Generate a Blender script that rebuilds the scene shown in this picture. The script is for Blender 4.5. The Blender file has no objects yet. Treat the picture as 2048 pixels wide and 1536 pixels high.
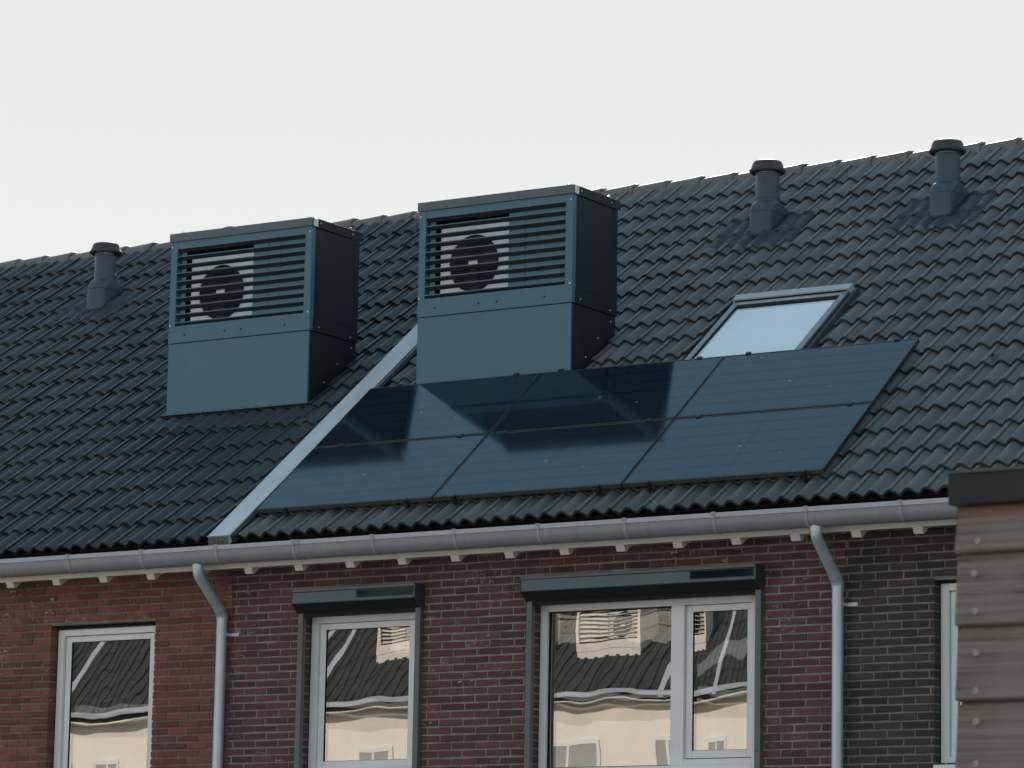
import bpy, math, random
from mathutils import Vector, Matrix
R = math.radians
C = bpy.context.scene.collection
sc = bpy.context.scene
random.seed(7)

# ------------------------------------------------------------------ camera
CAMPOS = Vector((15.614, -24.579, 1.6))
F_PX, YAW, PITCH, ROLL = 7293.5, R(32.504), R(9.8255), R(1.0815)
cy, sy = math.cos(YAW), math.sin(YAW)
fw = Vector((-sy*math.cos(PITCH), cy*math.cos(PITCH), math.sin(PITCH)))
r0 = Vector((cy, sy, 0)); u0 = r0.cross(fw)
rr = r0*math.cos(ROLL) + u0*math.sin(ROLL); uu = -r0*math.sin(ROLL) + u0*math.cos(ROLL)
cam = bpy.data.cameras.new('camera'); co = bpy.data.objects.new('camera', cam); C.objects.link(co)
co.matrix_world = Matrix(((rr.x, uu.x, -fw.x, CAMPOS.x), (rr.y, uu.y, -fw.y, CAMPOS.y), (rr.z, uu.z, -fw.z, CAMPOS.z), (0, 0, 0, 1)))
cam.sensor_width = 36; cam.lens = F_PX/2048*36; cam.clip_start = .1; cam.clip_end = 3000
cam.dof.use_dof = True; cam.dof.focus_distance = 29.0; cam.dof.aperture_fstop = 15
sc.camera = co

# ------------------------------------------------------------------ light
SUN_EL, SUN_AZ = R(27), R(-30)          # azimuth from +Y, negative = towards -X
sd = Vector((math.sin(SUN_AZ)*math.cos(SUN_EL), math.cos(SUN_AZ)*math.cos(SUN_EL), math.sin(SUN_EL)))
sun = bpy.data.lights.new('sun', 'SUN'); sun.energy = 5; sun.angle = R(.5); sun.color = (1, .93, .84)
so = bpy.data.objects.new('sun', sun); C.objects.link(so)
so.rotation_euler = sd.to_track_quat('Z', 'Y').to_euler()
w = bpy.data.worlds.new('World'); sc.world = w; w.use_nodes = True
nt = w.node_tree; nt.nodes.clear()
wo = nt.nodes.new('ShaderNodeOutputWorld'); bg = nt.nodes.new('ShaderNodeBackground')
sk = nt.nodes.new('ShaderNodeTexSky'); sk.sky_type = 'NISHITA'; sk.sun_disc = False
sk.sun_elevation = SUN_EL; sk.sun_rotation = SUN_AZ; sk.dust_density = .3; sk.air_density = 1.3; sk.ozone_density = 3
geo = nt.nodes.new('ShaderNodeNewGeometry'); sx = nt.nodes.new('ShaderNodeSeparateXYZ')
mr = nt.nodes.new('ShaderNodeMapRange'); mx = nt.nodes.new('ShaderNodeMix'); mx.data_type = 'RGBA'
tc = nt.nodes.new('ShaderNodeTexCoord')
nt.links.new(tc.outputs['Generated'], sx.inputs[0]); nt.links.new(sx.outputs['Z'], mr.inputs['Value'])
mr.inputs['From Min'].default_value = .36; mr.inputs['From Max'].default_value = .56
mr.inputs['To Min'].default_value = 1; mr.inputs['To Max'].default_value = .5
nt.links.new(mr.outputs[0], mx.inputs['Factor'])
nt.links.new(sk.outputs[0], mx.inputs['A'])
vr = nt.nodes.new('ShaderNodeMapRange'); vm_ = nt.nodes.new('ShaderNodeMix'); vm_.data_type = 'RGBA'
vr.inputs['From Min'].default_value = .36; vr.inputs['From Max'].default_value = .60
nt.links.new(sx.outputs['Z'], vr.inputs['Value']); nt.links.new(vr.outputs[0], vm_.inputs['Factor'])
v3 = nt.nodes.new('ShaderNodeMix'); v3.data_type = 'RGBA'; v4 = nt.nodes.new('ShaderNodeMapRange')
v4.inputs['From Min'].default_value = .17; v4.inputs['From Max'].default_value = .34; nt.links.new(sx.outputs['Z'], v4.inputs['Value'])
nt.links.new(v4.outputs[0], v3.inputs['Factor']); v3.inputs['A'].default_value = (7.75, 7.8, 7.75, 1); v3.inputs['B'].default_value = (6.85, 7.03, 7.05, 1)
nt.links.new(v3.outputs['Result'], vm_.inputs['A']); vm_.inputs['B'].default_value = (4.2, 6.3, 7.3, 1)   # hazy veil: white low down, blue above
nt.links.new(vm_.outputs['Result'], mx.inputs['B'])
nt.links.new(mx.outputs['Result'], bg.inputs[0]); bg.inputs[1].default_value = .1
nt.links.new(bg.outputs[0], wo.inputs[0])
sc.view_settings.view_transform = 'Standard'; sc.view_settings.look = 'None'
sc.view_settings.exposure = .18; sc.view_settings.gamma = 1; sc.view_settings.use_curve_mapping = False

# ------------------------------------------------------------------ mesh helpers
class MB:
    def __init__(s): s.v = []; s.f = []; s.m = []; s.c = []
    def add(s, vs, fs, m=0, col=None):
        b = len(s.v); s.v += [tuple(v) for v in vs]
        for f in fs: s.f.append(tuple(i+b for i in f)); s.m.append(m)
        s.c += [col if col else (0, 0, 0, 1)]*len(vs)
    def box(s, x0, x1, y0, y1, z0, z1, m=0):
        s.add([(x, y, z) for z in (z0, z1) for y in (y0, y1) for x in (x0, x1)],
              [(0, 2, 3, 1), (4, 5, 7, 6), (0, 1, 5, 4), (2, 6, 7, 3), (0, 4, 6, 2), (1, 3, 7, 5)], m)
    def prism(s, pts, x0, x1, m=0):          # polygon in (y,z), extruded along x
        n = len(pts)
        a = sum(pts[i][0]*pts[(i+1) % n][1]-pts[(i+1) % n][0]*pts[i][1] for i in range(n))
        if a < 0: pts = pts[::-1]
        vs = [(x0, y, z) for y, z in pts] + [(x1, y, z) for y, z in pts]
        s.add(vs, [tuple(range(n))[::-1], tuple(range(n, 2*n))] + [(i, (i+1) % n, n+(i+1) % n, n+i) for i in range(n)], m)
    def tube(s, path, r, n=16, m=0, cap=True):
        path = [Vector(p) for p in path]; rings = []; rad = r if isinstance(r, (list, tuple)) else [r]*len(path)
        for i, p in enumerate(path):
            t = ((path[min(i+1, len(path)-1)]-p).normalized() + (p-path[max(i-1, 0)]).normalized()).normalized()
            ref = Vector((1, 0, 0)) if abs(t.x) < .9 else Vector((0, 0, 1))
            a = t.cross(ref).normalized(); b = t.cross(a)
            rings.append([p + (a*math.cos(k*2*math.pi/n) + b*math.sin(k*2*math.pi/n))*rad[i] for k in range(n)])
        vs = [v for g in rings for v in g]; fs = []
        for i in range(len(path)-1):
            for k in range(n): fs.append((i*n+k, i*n+(k+1) % n, (i+1)*n+(k+1) % n, (i+1)*n+k))
        if cap: fs += [tuple(range(n))[::-1], tuple(range((len(path)-1)*n, len(path)*n))]
        s.add(vs, fs, m)
    def lathe(s, prof, cx=0, cy=0, n=32, m=0):   # prof [(r,z)] about z
        vs = [(cx+r*math.cos(k*2*math.pi/n), cy+r*math.sin(k*2*math.pi/n), z) for r, z in prof for k in range(n)]
        fs = [(i*n+k, i*n+(k+1) % n, (i+1)*n+(k+1) % n, (i+1)*n+k) for i in range(len(prof)-1) for k in range(n)]
        fs += [tuple(range(n))[::-1], tuple(range((len(prof)-1)*n, len(prof)*n))]
        s.add(vs, fs, m)
    def grid(s, fn, nu, nv, m=0):
        vs = [fn(i/nu, j/nv) for j in range(nv+1) for i in range(nu+1)]
        s.add(vs, [(j*(nu+1)+i, j*(nu+1)+i+1, (j+1)*(nu+1)+i+1, (j+1)*(nu+1)+i) for j in range(nv) for i in range(nu)], m)
    def build(s, name, mats, parent=None, bevel=0, smooth=False, color=False, off=(0, 0, 0), seg=2):
        me = bpy.data.meshes.new(name)
        me.from_pydata([(v[0]-off[0], v[1]-off[1], v[2]-off[2]) for v in s.v], [], s.f)
        if not isinstance(mats, (list, tuple)): mats = [mats]
        for q in mats: me.materials.append(q)
        if len(mats) > 1: me.polygons.foreach_set('material_index', s.m)
        if color:
            at = me.color_attributes.new('tint', 'FLOAT_COLOR', 'POINT')
            at.data.foreach_set('color', [k for c in s.c for k in c])
        me.update()
        if smooth: me.shade_smooth() if smooth is True else me.set_sharp_from_angle(angle=R(smooth))
        if smooth and smooth is not True:
            me.polygons.foreach_set('use_smooth', [True]*len(me.polygons))
        o = bpy.data.objects.new(name, me); C.objects.link(o)
        if parent: o.parent = parent
        if bevel:
            b = o.modifiers.new('bevel', 'BEVEL'); b.width = bevel; b.segments = seg; b.limit_method = 'ANGLE'; b.angle_limit = R(40)
        return o
def tag(o, label=None, cat=None, group=None, kind=None):
    for k, v in (('label', label), ('category', cat), ('group', group), ('kind', kind)):
        if v: o[k] = v
    return o
def empty(name, loc=(0, 0, 0), rot=(0, 0, 0), **k):
    o = bpy.data.objects.new(name, None); C.objects.link(o); o.location = loc; o.rotation_euler = rot
    o.empty_display_size = .2
    return tag(o, **k)
def copy_tree(o, parent=None):
    c = o.copy(); C.objects.link(c); c.parent = parent
    for ch in list(o.children): copy_tree(ch, c)
    return c

# ------------------------------------------------------------------ materials
def mat(name, col, rough=.5, metal=0, noise=None, bump=None, coat=0, spec=.5, streak=None, rvar=0):
    m = bpy.data.materials.new(name); m.use_nodes = True; n = m.node_tree; b = n.nodes['Principled BSDF']
    b.inputs['Base Color'].default_value = (*col, 1); b.inputs['Roughness'].default_value = rough
    b.inputs['Metallic'].default_value = metal; b.inputs['Coat Weight'].default_value = coat
    b.inputs['Specular IOR Level'].default_value = spec
    t = n.nodes.new('ShaderNodeTexCoord')
    if noise:   # (scale, amount, stretch)
        mp = n.nodes.new('ShaderNodeMapping'); mp.inputs['Scale'].default_value = noise[2] if len(noise) > 2 else (1, 1, 1)
        z = n.nodes.new('ShaderNodeTexNoise'); z.inputs['Scale'].default_value = noise[0]; z.inputs['Detail'].default_value = 6
        z.inputs['Roughness'].default_value = .65
        n.links.new(t.outputs['Object'], mp.inputs[0]); n.links.new(mp.outputs[0], z.inputs['Vector'])
        cr = n.nodes.new('ShaderNodeMapRange'); cr.inputs['From Min'].default_value = .3; cr.inputs['From Max'].default_value = .7
        cr.inputs['To Min'].default_value = 1-noise[1]; cr.inputs['To Max'].default_value = 1+noise[1]
        n.links.new(z.outputs[0], cr.inputs[0])
        vm = n.nodes.new('ShaderNodeVectorMath'); vm.operation = 'SCALE'; vm.inputs[0].default_value = col
        n.links.new(cr.outputs[0], vm.inputs['Scale']); n.links.new(vm.outputs[0], b.inputs['Base Color'])
        if rvar:
            r2 = n.nodes.new('ShaderNodeMapRange'); r2.inputs['From Min'].default_value = .3; r2.inputs['From Max'].default_value = .7
            r2.inputs['To Min'].default_value = rough-rvar; r2.inputs['To Max'].default_value = rough+rvar
            n.links.new(z.outputs[0], r2.inputs[0]); n.links.new(r2.outputs[0], b.inputs['Roughness'])
    if bump:
        z2 = n.nodes.new('ShaderNodeTexNoise'); z2.inputs['Scale'].default_value = bump[0]; z2.inputs['Detail'].default_value = 4
        n.links.new(t.outputs['Object'], z2.inputs['Vector'])
        bp = n.nodes.new('ShaderNodeBump'); bp.inputs['Strength'].default_value = bump[1]; bp.inputs['Distance'].default_value = bump[2]
        n.links.new(z2.outputs[0], bp.inputs['Height']); n.links.new(bp.outputs[0], b.inputs['Normal'])
    return m
def nd(n, kind, **k):
    x = n.nodes.new(kind)
    for a, v in k.items(): setattr(x, a, v)
    return x
def mathn(n, op, a, b=None, clamp=False):
    x = n.nodes.new('ShaderNodeMath'); x.operation = op; x.use_clamp = clamp
    for i, q in enumerate((a, b)):
        if q is None: continue
        if isinstance(q, (int, float)): x.inputs[i].default_value = q
        else: n.links.new(q, x.inputs[i])
    return x.outputs[0]
def mixc(n, f, a, b, mode='MIX'):
    x = n.nodes.new('ShaderNodeMix'); x.data_type = 'RGBA'; x.blend_type = mode
    for i, q in (('Factor', f), ('A', a), ('B', b)):
        if isinstance(q, tuple): x.inputs[i].default_value = (*q, 1)
        elif isinstance(q, (int, float)): x.inputs[i].default_value = q
        else: n.links.new(q, x.inputs[i])
    return x.outputs['Result']

def brick_mat(name, c1, c2, c3, white):
    m = bpy.data.materials.new(name); m.use_nodes = True; n = m.node_tree; b = n.nodes['Principled BSDF']
    at = nd(n, 'ShaderNodeVertexColor', layer_name='tint'); s = nd(n, 'ShaderNodeSeparateColor'); n.links.new(at.outputs[0], s.inputs[0])
    t = nd(n, 'ShaderNodeTexCoord'); z = nd(n, 'ShaderNodeTexNoise'); z.inputs['Scale'].default_value = 26; z.inputs['Detail'].default_value = 6; z.inputs['Roughness'].default_value = .7
    n.links.new(t.outputs['Object'], z.inputs['Vector'])
    z3 = nd(n, 'ShaderNodeTexNoise'); z3.inputs['Scale'].default_value = 1.1; z3.inputs['Detail'].default_value = 3; n.links.new(t.outputs['Object'], z3.inputs['Vector'])
    c = mixc(n, s.outputs[0], c1, c2)
    f = mathn(n, 'MULTIPLY', mathn(n, 'SUBTRACT', z.outputs[0], .42, True), 3.0, True)
    c = mixc(n, mathn(n, 'MULTIPLY', f, .55), c, c3)
    # efflorescence: smears on some bricks, in patches of the wall
    mp = nd(n, 'ShaderNodeMapping'); mp.inputs['Scale'].default_value = (9, 9, 22); n.links.new(t.outputs['Object'], mp.inputs[0])
    z2 = nd(n, 'ShaderNodeTexNoise'); z2.inputs['Scale'].default_value = 1.6; z2.inputs['Detail'].default_value = 8; z2.inputs['Roughness'].default_value = .75; z2.inputs['Distortion'].default_value = 1.2
    n.links.new(mp.outputs[0], z2.inputs['Vector'])
    e = mathn(n, 'MULTIPLY', mathn(n, 'SUBTRACT', z2.outputs[0], .56, True), 9, True)
    pt = mathn(n, 'MULTIPLY', mathn(n, 'SUBTRACT', z3.outputs[0], .44, True), 6, True)
    e = mathn(n, 'MULTIPLY', mathn(n, 'MULTIPLY', e, pt), mathn(n, 'MULTIPLY', s.outputs[1], white))
    c = mixc(n, e, c, (.46, .40, .40))
    n.links.new(c, b.inputs['Base Color']); b.inputs['Roughness'].default_value = .9
    bp = nd(n, 'ShaderNodeBump'); bp.inputs['Strength'].default_value = .6; bp.inputs['Distance'].default_value = .004
    n.links.new(z.outputs[0], bp.inputs['Height']); n.links.new(bp.outputs[0], b.inputs['Normal'])
    return m
def tile_mat(name, c1, c2, rough=.5):
    m = bpy.data.materials.new(name); m.use_nodes = True; n = m.node_tree; b = n.nodes['Principled BSDF']
    at = nd(n, 'ShaderNodeVertexColor', layer_name='tint'); s = nd(n, 'ShaderNodeSeparateColor'); n.links.new(at.outputs[0], s.inputs[0])
    t = nd(n, 'ShaderNodeTexCoord'); z = nd(n, 'ShaderNodeTexNoise'); z.inputs['Scale'].default_value = 9; z.inputs['Detail'].default_value = 8; z.inputs['Roughness'].default_value = .7
    n.links.new(t.outputs['Object'], z.inputs['Vector'])
    c = mixc(n, s.outputs[0], c1, c2)
    f = mathn(n, 'MULTIPLY', mathn(n, 'SUBTRACT', z.outputs[0], .4, True), 2.2, True)
    c = mixc(n, mathn(n, 'MULTIPLY', f, .35), c, tuple(k*1.7 for k in c2))
    vo = nd(n, 'ShaderNodeTexVoronoi'); vo.inputs['Scale'].default_value = 2.6; n.links.new(t.outputs['Object'], vo.inputs['Vector'])
    c = mixc(n, mathn(n, 'MULTIPLY', mathn(n, 'LESS_THAN', vo.outputs['Distance'], .035), .45), c, (.32, .32, .28))
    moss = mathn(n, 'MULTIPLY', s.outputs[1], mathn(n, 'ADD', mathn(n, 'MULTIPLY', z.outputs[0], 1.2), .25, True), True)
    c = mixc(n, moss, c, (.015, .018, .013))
    n.links.new(c, b.inputs['Base Color'])
    n.links.new(mathn(n, 'ADD', mathn(n, 'MULTIPLY', z.outputs[0], .3), rough-.15+0, True), b.inputs['Roughness'])
    z2 = nd(n, 'ShaderNodeTexNoise'); z2.inputs['Scale'].default_value = 160; z2.inputs['Detail'].default_value = 3
    n.links.new(t.outputs['Object'], z2.inputs['Vector'])
    bp = nd(n, 'ShaderNodeBump'); bp.inputs['Strength'].default_value = .5; bp.inputs['Distance'].default_value = .002
    n.links.new(z2.outputs[0], bp.inputs['Height']); n.links.new(bp.outputs[0], b.inputs['Normal'])
    return m

M = {}
M['mortar_left'] = mat('dark mortar', (.155, .165, .155), .95, noise=(5, .42), bump=(90, .6, .004))
M['mortar_right'] = mat('brown grey mortar', (.17, .19, .175), .95, noise=(5, .42), bump=(90, .6, .004))
M['mortar'] = mat('mortar', (.215, .24, .225), .95, noise=(5, .42), bump=(90, .6, .004))
M['brick_red'] = brick_mat('red brick', (.120, .039, .033), (.265, .082, .068), (.085, .042, .038), 2.4)
M['brick_brown'] = brick_mat('brown red brick', (.070, .034, .031), (.155, .060, .054), (.060, .042, .040), 1.8)
M['brick_dark'] = brick_mat('dark brown brick', (.028, .025, .026), (.070, .045, .043), (.045, .048, .055), .5)
M['tile_left'] = tile_mat('blue black roof tile', (.022, .030, .035), (.036, .045, .051), .42)
M['tile'] = tile_mat('anthracite roof tile', (.070, .078, .079), (.106, .117, .117), .44)
M['ridge'] = mat('ridge tile concrete', (.165, .155, .142), .6, noise=(12, .3), bump=(120, .4, .002))
M['white'] = mat('white window frame', (.74, .77, .78), .35, noise=(5, .04))
M['coping'] = mat('coated aluminium coping', (.54, .59, .64), .4, noise=(5, .10, (2, .5, .5)), bump=(2, .15, .01))
M['coping_end'] = mat('weathered wood end', (.10, .11, .10), .8, noise=(30, .7, (2, 2, .3)))
M['gutter'] = mat('grey zinc gutter', (.235, .245, .27), .42, metal=0, noise=(7, .11, (1.5, .2, .2)), rvar=.08)
M['bracket'] = mat('zinc bracket', (.31, .32, .35), .45)
M['gutter_lip'] = mat('zinc gutter lip', (.40, .43, .48), .4, noise=(5, .08))
M['pipe'] = mat('grey zinc pipe', (.48, .57, .63), .36, metal=.4, noise=(14, .14, (1, 1, .25)), rvar=.1)
M['trim'] = mat('painted eaves board', (.80, .76, .68), .6, noise=(3, .06))
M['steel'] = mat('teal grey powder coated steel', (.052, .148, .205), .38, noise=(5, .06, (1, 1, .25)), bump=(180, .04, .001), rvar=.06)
M['steel_shaded'] = mat('powder coated sheet shaded dark', (.012, .016, .021), .5, spec=.3, noise=(6, .12), rvar=.06)  # darkened steel colour, painting shade on faces turned from the sun
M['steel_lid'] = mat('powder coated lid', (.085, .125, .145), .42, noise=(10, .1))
M['slat'] = mat('shade black louvre slat', (.020, .026, .030), .45)  # steel slats coloured black to paint in the shade of their undersides
M['black'] = mat('black void', (.008, .008, .009), .9)
M['dark'] = mat('dark grey aluminium', (.045, .055, .062), .42, noise=(10, .15))
M['alu'] = mat('bare aluminium', (.6, .65, .68), .3, metal=.6)
M['silver'] = mat('pale casing of heat pump', (.86, .92, .99), .4, noise=(2, .05))
M['shutter'] = mat('shutter box grey', (.078, .130, .160), .35, noise=(8, .08), rvar=.05)
M['rail'] = mat('shutter rail grey', (.10, .12, .125), .4, noise=(8, .1))
M['vent'] = mat('blue grey pvc vent', (.046, .082, .112), .36, spec=.35, noise=(8, .12, (1, 1, .3)), rvar=.06)
M['vent_cap'] = mat('dull vent cap', (.045, .048, .05), .6, noise=(15, .2))
M['lead'] = mat('dressed lead', (.028, .036, .046), .55, noise=(14, .35), bump=(30, .7, .006))
M['clamp'] = mat('black clamp', (.012, .015, .018), .4)
M['pframe'] = mat('panel frame black', (.02, .024, .028), .35, noise=(20, .2))
M['pframe_moss'] = mat('weathered panel frame', (.040, .046, .034), .7, noise=(40, .5))
M['wood_black'] = mat('black roof trim', (.022, .022, .019), .5, noise=(6, .2), bump=(50, .1, .002))
M['zinc_edge'] = mat('trim edge', (.09, .10, .10), .4)
M['screw'] = mat('screw head', (.58, .50, .40), .5)
M['rivet'] = mat('rivet', (.62, .66, .68), .3, metal=.3)
M['cream'] = mat('cream wall', (.86, .78, .71), .9, noise=(1.5, .07), bump=(60, .4, .004))
M['opp_roof'] = mat('opposite roof tile', (.035, .036, .036), .8, noise=(3, .3))
M['paving'] = mat('concrete paving', (.20, .20, .185), .9, noise=(1.2, .25), bump=(12, .4, .01))
M['grass'] = mat('grass', (.05, .08, .025), .95, noise=(3, .4), bump=(40, .6, .02))
M['opp_glass'] = mat('opposite window glass', (.22, .24, .26), .08)
M['blind'] = mat('pale blind behind roof window', (.60, .66, .70), .7)

def wood_mat():
    m = bpy.data.materials.new('weathered cladding wood'); m.use_nodes = True; n = m.node_tree; b = n.nodes['Principled BSDF']
    at = nd(n, 'ShaderNodeVertexColor', layer_name='tint'); s = nd(n, 'ShaderNodeSeparateColor'); n.links.new(at.outputs[0], s.inputs[0])
    t = nd(n, 'ShaderNodeTexCoord'); mp = nd(n, 'ShaderNodeMapping'); mp.inputs['Scale'].default_value = (.8, 6, 75)
    n.links.new(t.outputs['Object'], mp.inputs[0])
    z = nd(n, 'ShaderNodeTexNoise'); z.inputs['Scale'].default_value = 2.4; z.inputs['Detail'].default_value = 9; z.inputs['Distortion'].default_value = .35; z.inputs['Roughness'].default_value = .6
    n.links.new(mp.outputs[0], z.inputs['Vector'])
    z1 = nd(n, 'ShaderNodeTexNoise'); z1.inputs['Scale'].default_value = 7; z1.inputs['Detail'].default_value = 7
    n.links.new(t.outputs['Object'], z1.inputs['Vector'])
    c = mixc(n, mathn(n, 'MULTIPLY', mathn(n, 'SUBTRACT', z.outputs[0], .32, True), 3, True), (.13, .093, .075), (.36, .275, .235))
    c = mixc(n, mathn(n, 'MULTIPLY', mathn(n, 'SUBTRACT', z1.outputs[0], .45, True), 3, True), c, (.33, .265, .235))
    # knots
    v = nd(n, 'ShaderNodeTexVoronoi'); v.inputs['Scale'].default_value = 5.3; n.links.new(t.outputs['Object'], v.inputs['Vector'])
    k = mathn(n, 'SUBTRACT', 1.0, mathn(n, 'MULTIPLY', v.outputs['Distance'], 13), True)
    c = mixc(n, mathn(n, 'MULTIPLY', k, .8), c, (.03, .022, .02))
    c = mixc(n, mathn(n, 'MULTIPLY', s.outputs[0], .8), c, (.26, .12, .06))     # unweathered strip under the laps
    n.links.new(c, b.inputs['Base Color']); b.inputs['Roughness'].default_value = .8
    bp = nd(n, 'ShaderNodeBump'); bp.inputs['Strength'].default_value = .4; bp.inputs['Distance'].default_value = .003
    n.links.new(z.outputs[0], bp.inputs['Height']); n.links.new(bp.outputs[0], b.inputs['Normal'])
    return m
M['wood'] = wood_mat()

def glass_mat(name, refl, seed, opaque):
    m = bpy.data.materials.new(name); m.use_nodes = True; n = m.node_tree
    for x in list(n.nodes): n.nodes.remove(x)
    o = nd(n, 'ShaderNodeOutputMaterial'); g = nd(n, 'ShaderNodeBsdfGlossy'); g.inputs['Roughness'].default_value = 0
    g.inputs['Color'].default_value = (.97, .93, .90, 1)
    t = nd(n, 'ShaderNodeTexCoord'); mp = nd(n, 'ShaderNodeMapping'); mp.inputs['Location'].default_value = (seed, seed*2, seed); mp.inputs['Scale'].default_value = (1.3, 1, .9)
    z = nd(n, 'ShaderNodeTexNoise'); z.inputs['Scale'].default_value = 1.5; z.inputs['Detail'].default_value = 1.2
    n.links.new(t.outputs['Object'], mp.inputs[0]); n.links.new(mp.outputs[0], z.inputs['Vector'])
    bp = nd(n, 'ShaderNodeBump'); bp.inputs['Strength'].default_value = 1; bp.inputs['Distance'].default_value = .0015
    n.links.new(z.outputs[0], bp.inputs['Height']); n.links.new(bp.outputs[0], g.inputs['Normal'])
    ms = nd(n, 'ShaderNodeMixShader'); ms.inputs[0].default_value = refl
    if opaque:
        d = nd(n, 'ShaderNodeBsdfDiffuse'); d.inputs['Color'].default_value = (.012, .014, .015, 1)
    else:
        d = nd(n, 'ShaderNodeBsdfTransparent'); d.inputs['Color'].default_value = (.86, .9, .88, 1)
    n.links.new(d.outputs[0], ms.inputs[1]); n.links.new(g.outputs[0], ms.inputs[2]); n.links.new(ms.outputs[0], o.inputs[0])
    return m
M['glass_out'] = glass_mat('outer window glass', .30, 1.3, False)
M['glass_in'] = glass_mat('inner window glass', .26, 5.1, True)
M['rw_frame'] = mat('roof window frame', (.22, .25, .31), .4, noise=(6, .1)); M['rw_hood'] = mat('roof window hood', (.36, .42, .46), .4, noise=(6, .1))
m = mat('roof window glass', (.70, .84, .90), .12, coat=.6, noise=(2.2, .05)); M['roof_glass'] = m

def pv_mat():
    m = bpy.data.materials.new('solar cells under glass'); m.use_nodes = True; n = m.node_tree; b = n.nodes['Principled BSDF']
    t = nd(n, 'ShaderNodeTexCoord'); s = nd(n, 'ShaderNodeSeparateXYZ'); n.links.new(t.outputs['Object'], s.inputs[0])
    def line(src, pitch, off, wd):
        f = mathn(n, 'FRACT', mathn(n, 'DIVIDE', mathn(n, 'ADD', src, off), pitch))
        a = mathn(n, 'LESS_THAN', f, wd/pitch)
        return a
    rows = line(s.outputs[1], .1705, -.018, .013)
    fine = line(s.outputs[1], .0341, 0, .014)
    cols = line(s.outputs[0], .0975, 0, .003)
    mid = mathn(n, 'LESS_THAN', mathn(n, 'ABSOLUTE', mathn(n, 'SUBTRACT', s.outputs[0], .89)), .006)
    z = nd(n, 'ShaderNodeTexNoise'); z.inputs['Scale'].default_value = 1.1; z.inputs['Detail'].default_value = 5; n.links.new(t.outputs['Object'], z.inputs['Vector'])
    c = mixc(n, z.outputs[0], (.004, .011, .024), (.007, .016, .032))
    vo = nd(n, 'ShaderNodeTexVoronoi'); vo.inputs['Scale'].default_value = 2.3; n.links.new(t.outputs['Object'], vo.inputs['Vector'])
    speck = mathn(n, 'LESS_THAN', vo.outputs['Distance'], .028)
    c = mixc(n, mathn(n, 'MULTIPLY', fine, .8), c, (.008, .015, .024))
    c = mixc(n, mathn(n, 'MULTIPLY', cols, .6), c, (.004, .006, .01))
    c = mixc(n, mathn(n, 'MULTIPLY', mathn(n, 'MAXIMUM', rows, mid), .9), c, (.003, .004, .006))
    c = mixc(n, mathn(n, 'MULTIPLY', speck, .6), c, (.30, .33, .35))
    n.links.new(c, b.inputs['Base Color']); b.inputs['Roughness'].default_value = .11
    b.inputs['Specular Tint'].default_value = (.42, .82, 1, 1)
    sp = mathn(n, 'MULTIPLY', mathn(n, 'SUBTRACT', 1.0, mathn(n, 'MAXIMUM', mathn(n, 'MULTIPLY', rows, .42), mathn(n, 'MULTIPLY', mid, .3))), mathn(n, 'SUBTRACT', .85, mathn(n, 'MULTIPLY', fine, .12)))
    n.links.new(sp, b.inputs['Specular IOR Level'])
    z2 = nd(n, 'ShaderNodeMapRange'); n.links.new(z.outputs[0], z2.inputs[0]); z2.inputs['To Min'].default_value = .03; z2.inputs['To Max'].default_value = .12
    n.links.new(z2.outputs[0], b.inputs['Roughness'])
    return m
M['pv'] = pv_mat()

# ------------------------------------------------------------------ frame of reference
A = R(36.8906); CA, SA = math.cos(A), math.sin(A)
YE, Z0 = -.36, 5.47
def RP(x, s, h=0): return (x, YE+s*CA-h*SA, Z0+s*SA+h*CA)
JL, JR, XL, XR = -2.80, 2.985, -10.4, 8.8       # joints between the houses and the row's ends
S_TOP = 6.70
GAUGE, S0 = .343, -.03

# ------------------------------------------------------------------ ground
g = MB(); g.grid(lambda u, v: (-400+800*u, -400+800*v, 0), 8, 8)
tag(g.build('ground', M['grass']), kind='structure')
g = MB(); g.grid(lambda u, v: (-40+80*u, -20+20*v, .004), 8, 4)
tag(g.build('pavement', M['paving']), kind='structure')

# ------------------------------------------------------------------ houses
houses = {}
info = [('left', XL, JL, 'red brick terraced house on the left with a bluish black tiled roof', 'brick_red', 'tile_left'),
        ('mid', JL, JR, 'brown red brick terraced house in the middle with solar panels on its roof', 'brick_brown', 'tile'),
        ('right', JR, XR, 'dark brown brick terraced house on the right behind the wooden shed', 'brick_dark', 'tile')]
for k, x0, x1, lab, bm_, tm in info:
    houses[k] = (empty('terraced_house', ((x0+x1)/2, 0, 0), label=lab, cat='house', group='houses of the brick terrace'), x0, x1, M[bm_], M[tm])
bpy.context.view_layer.update()

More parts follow.
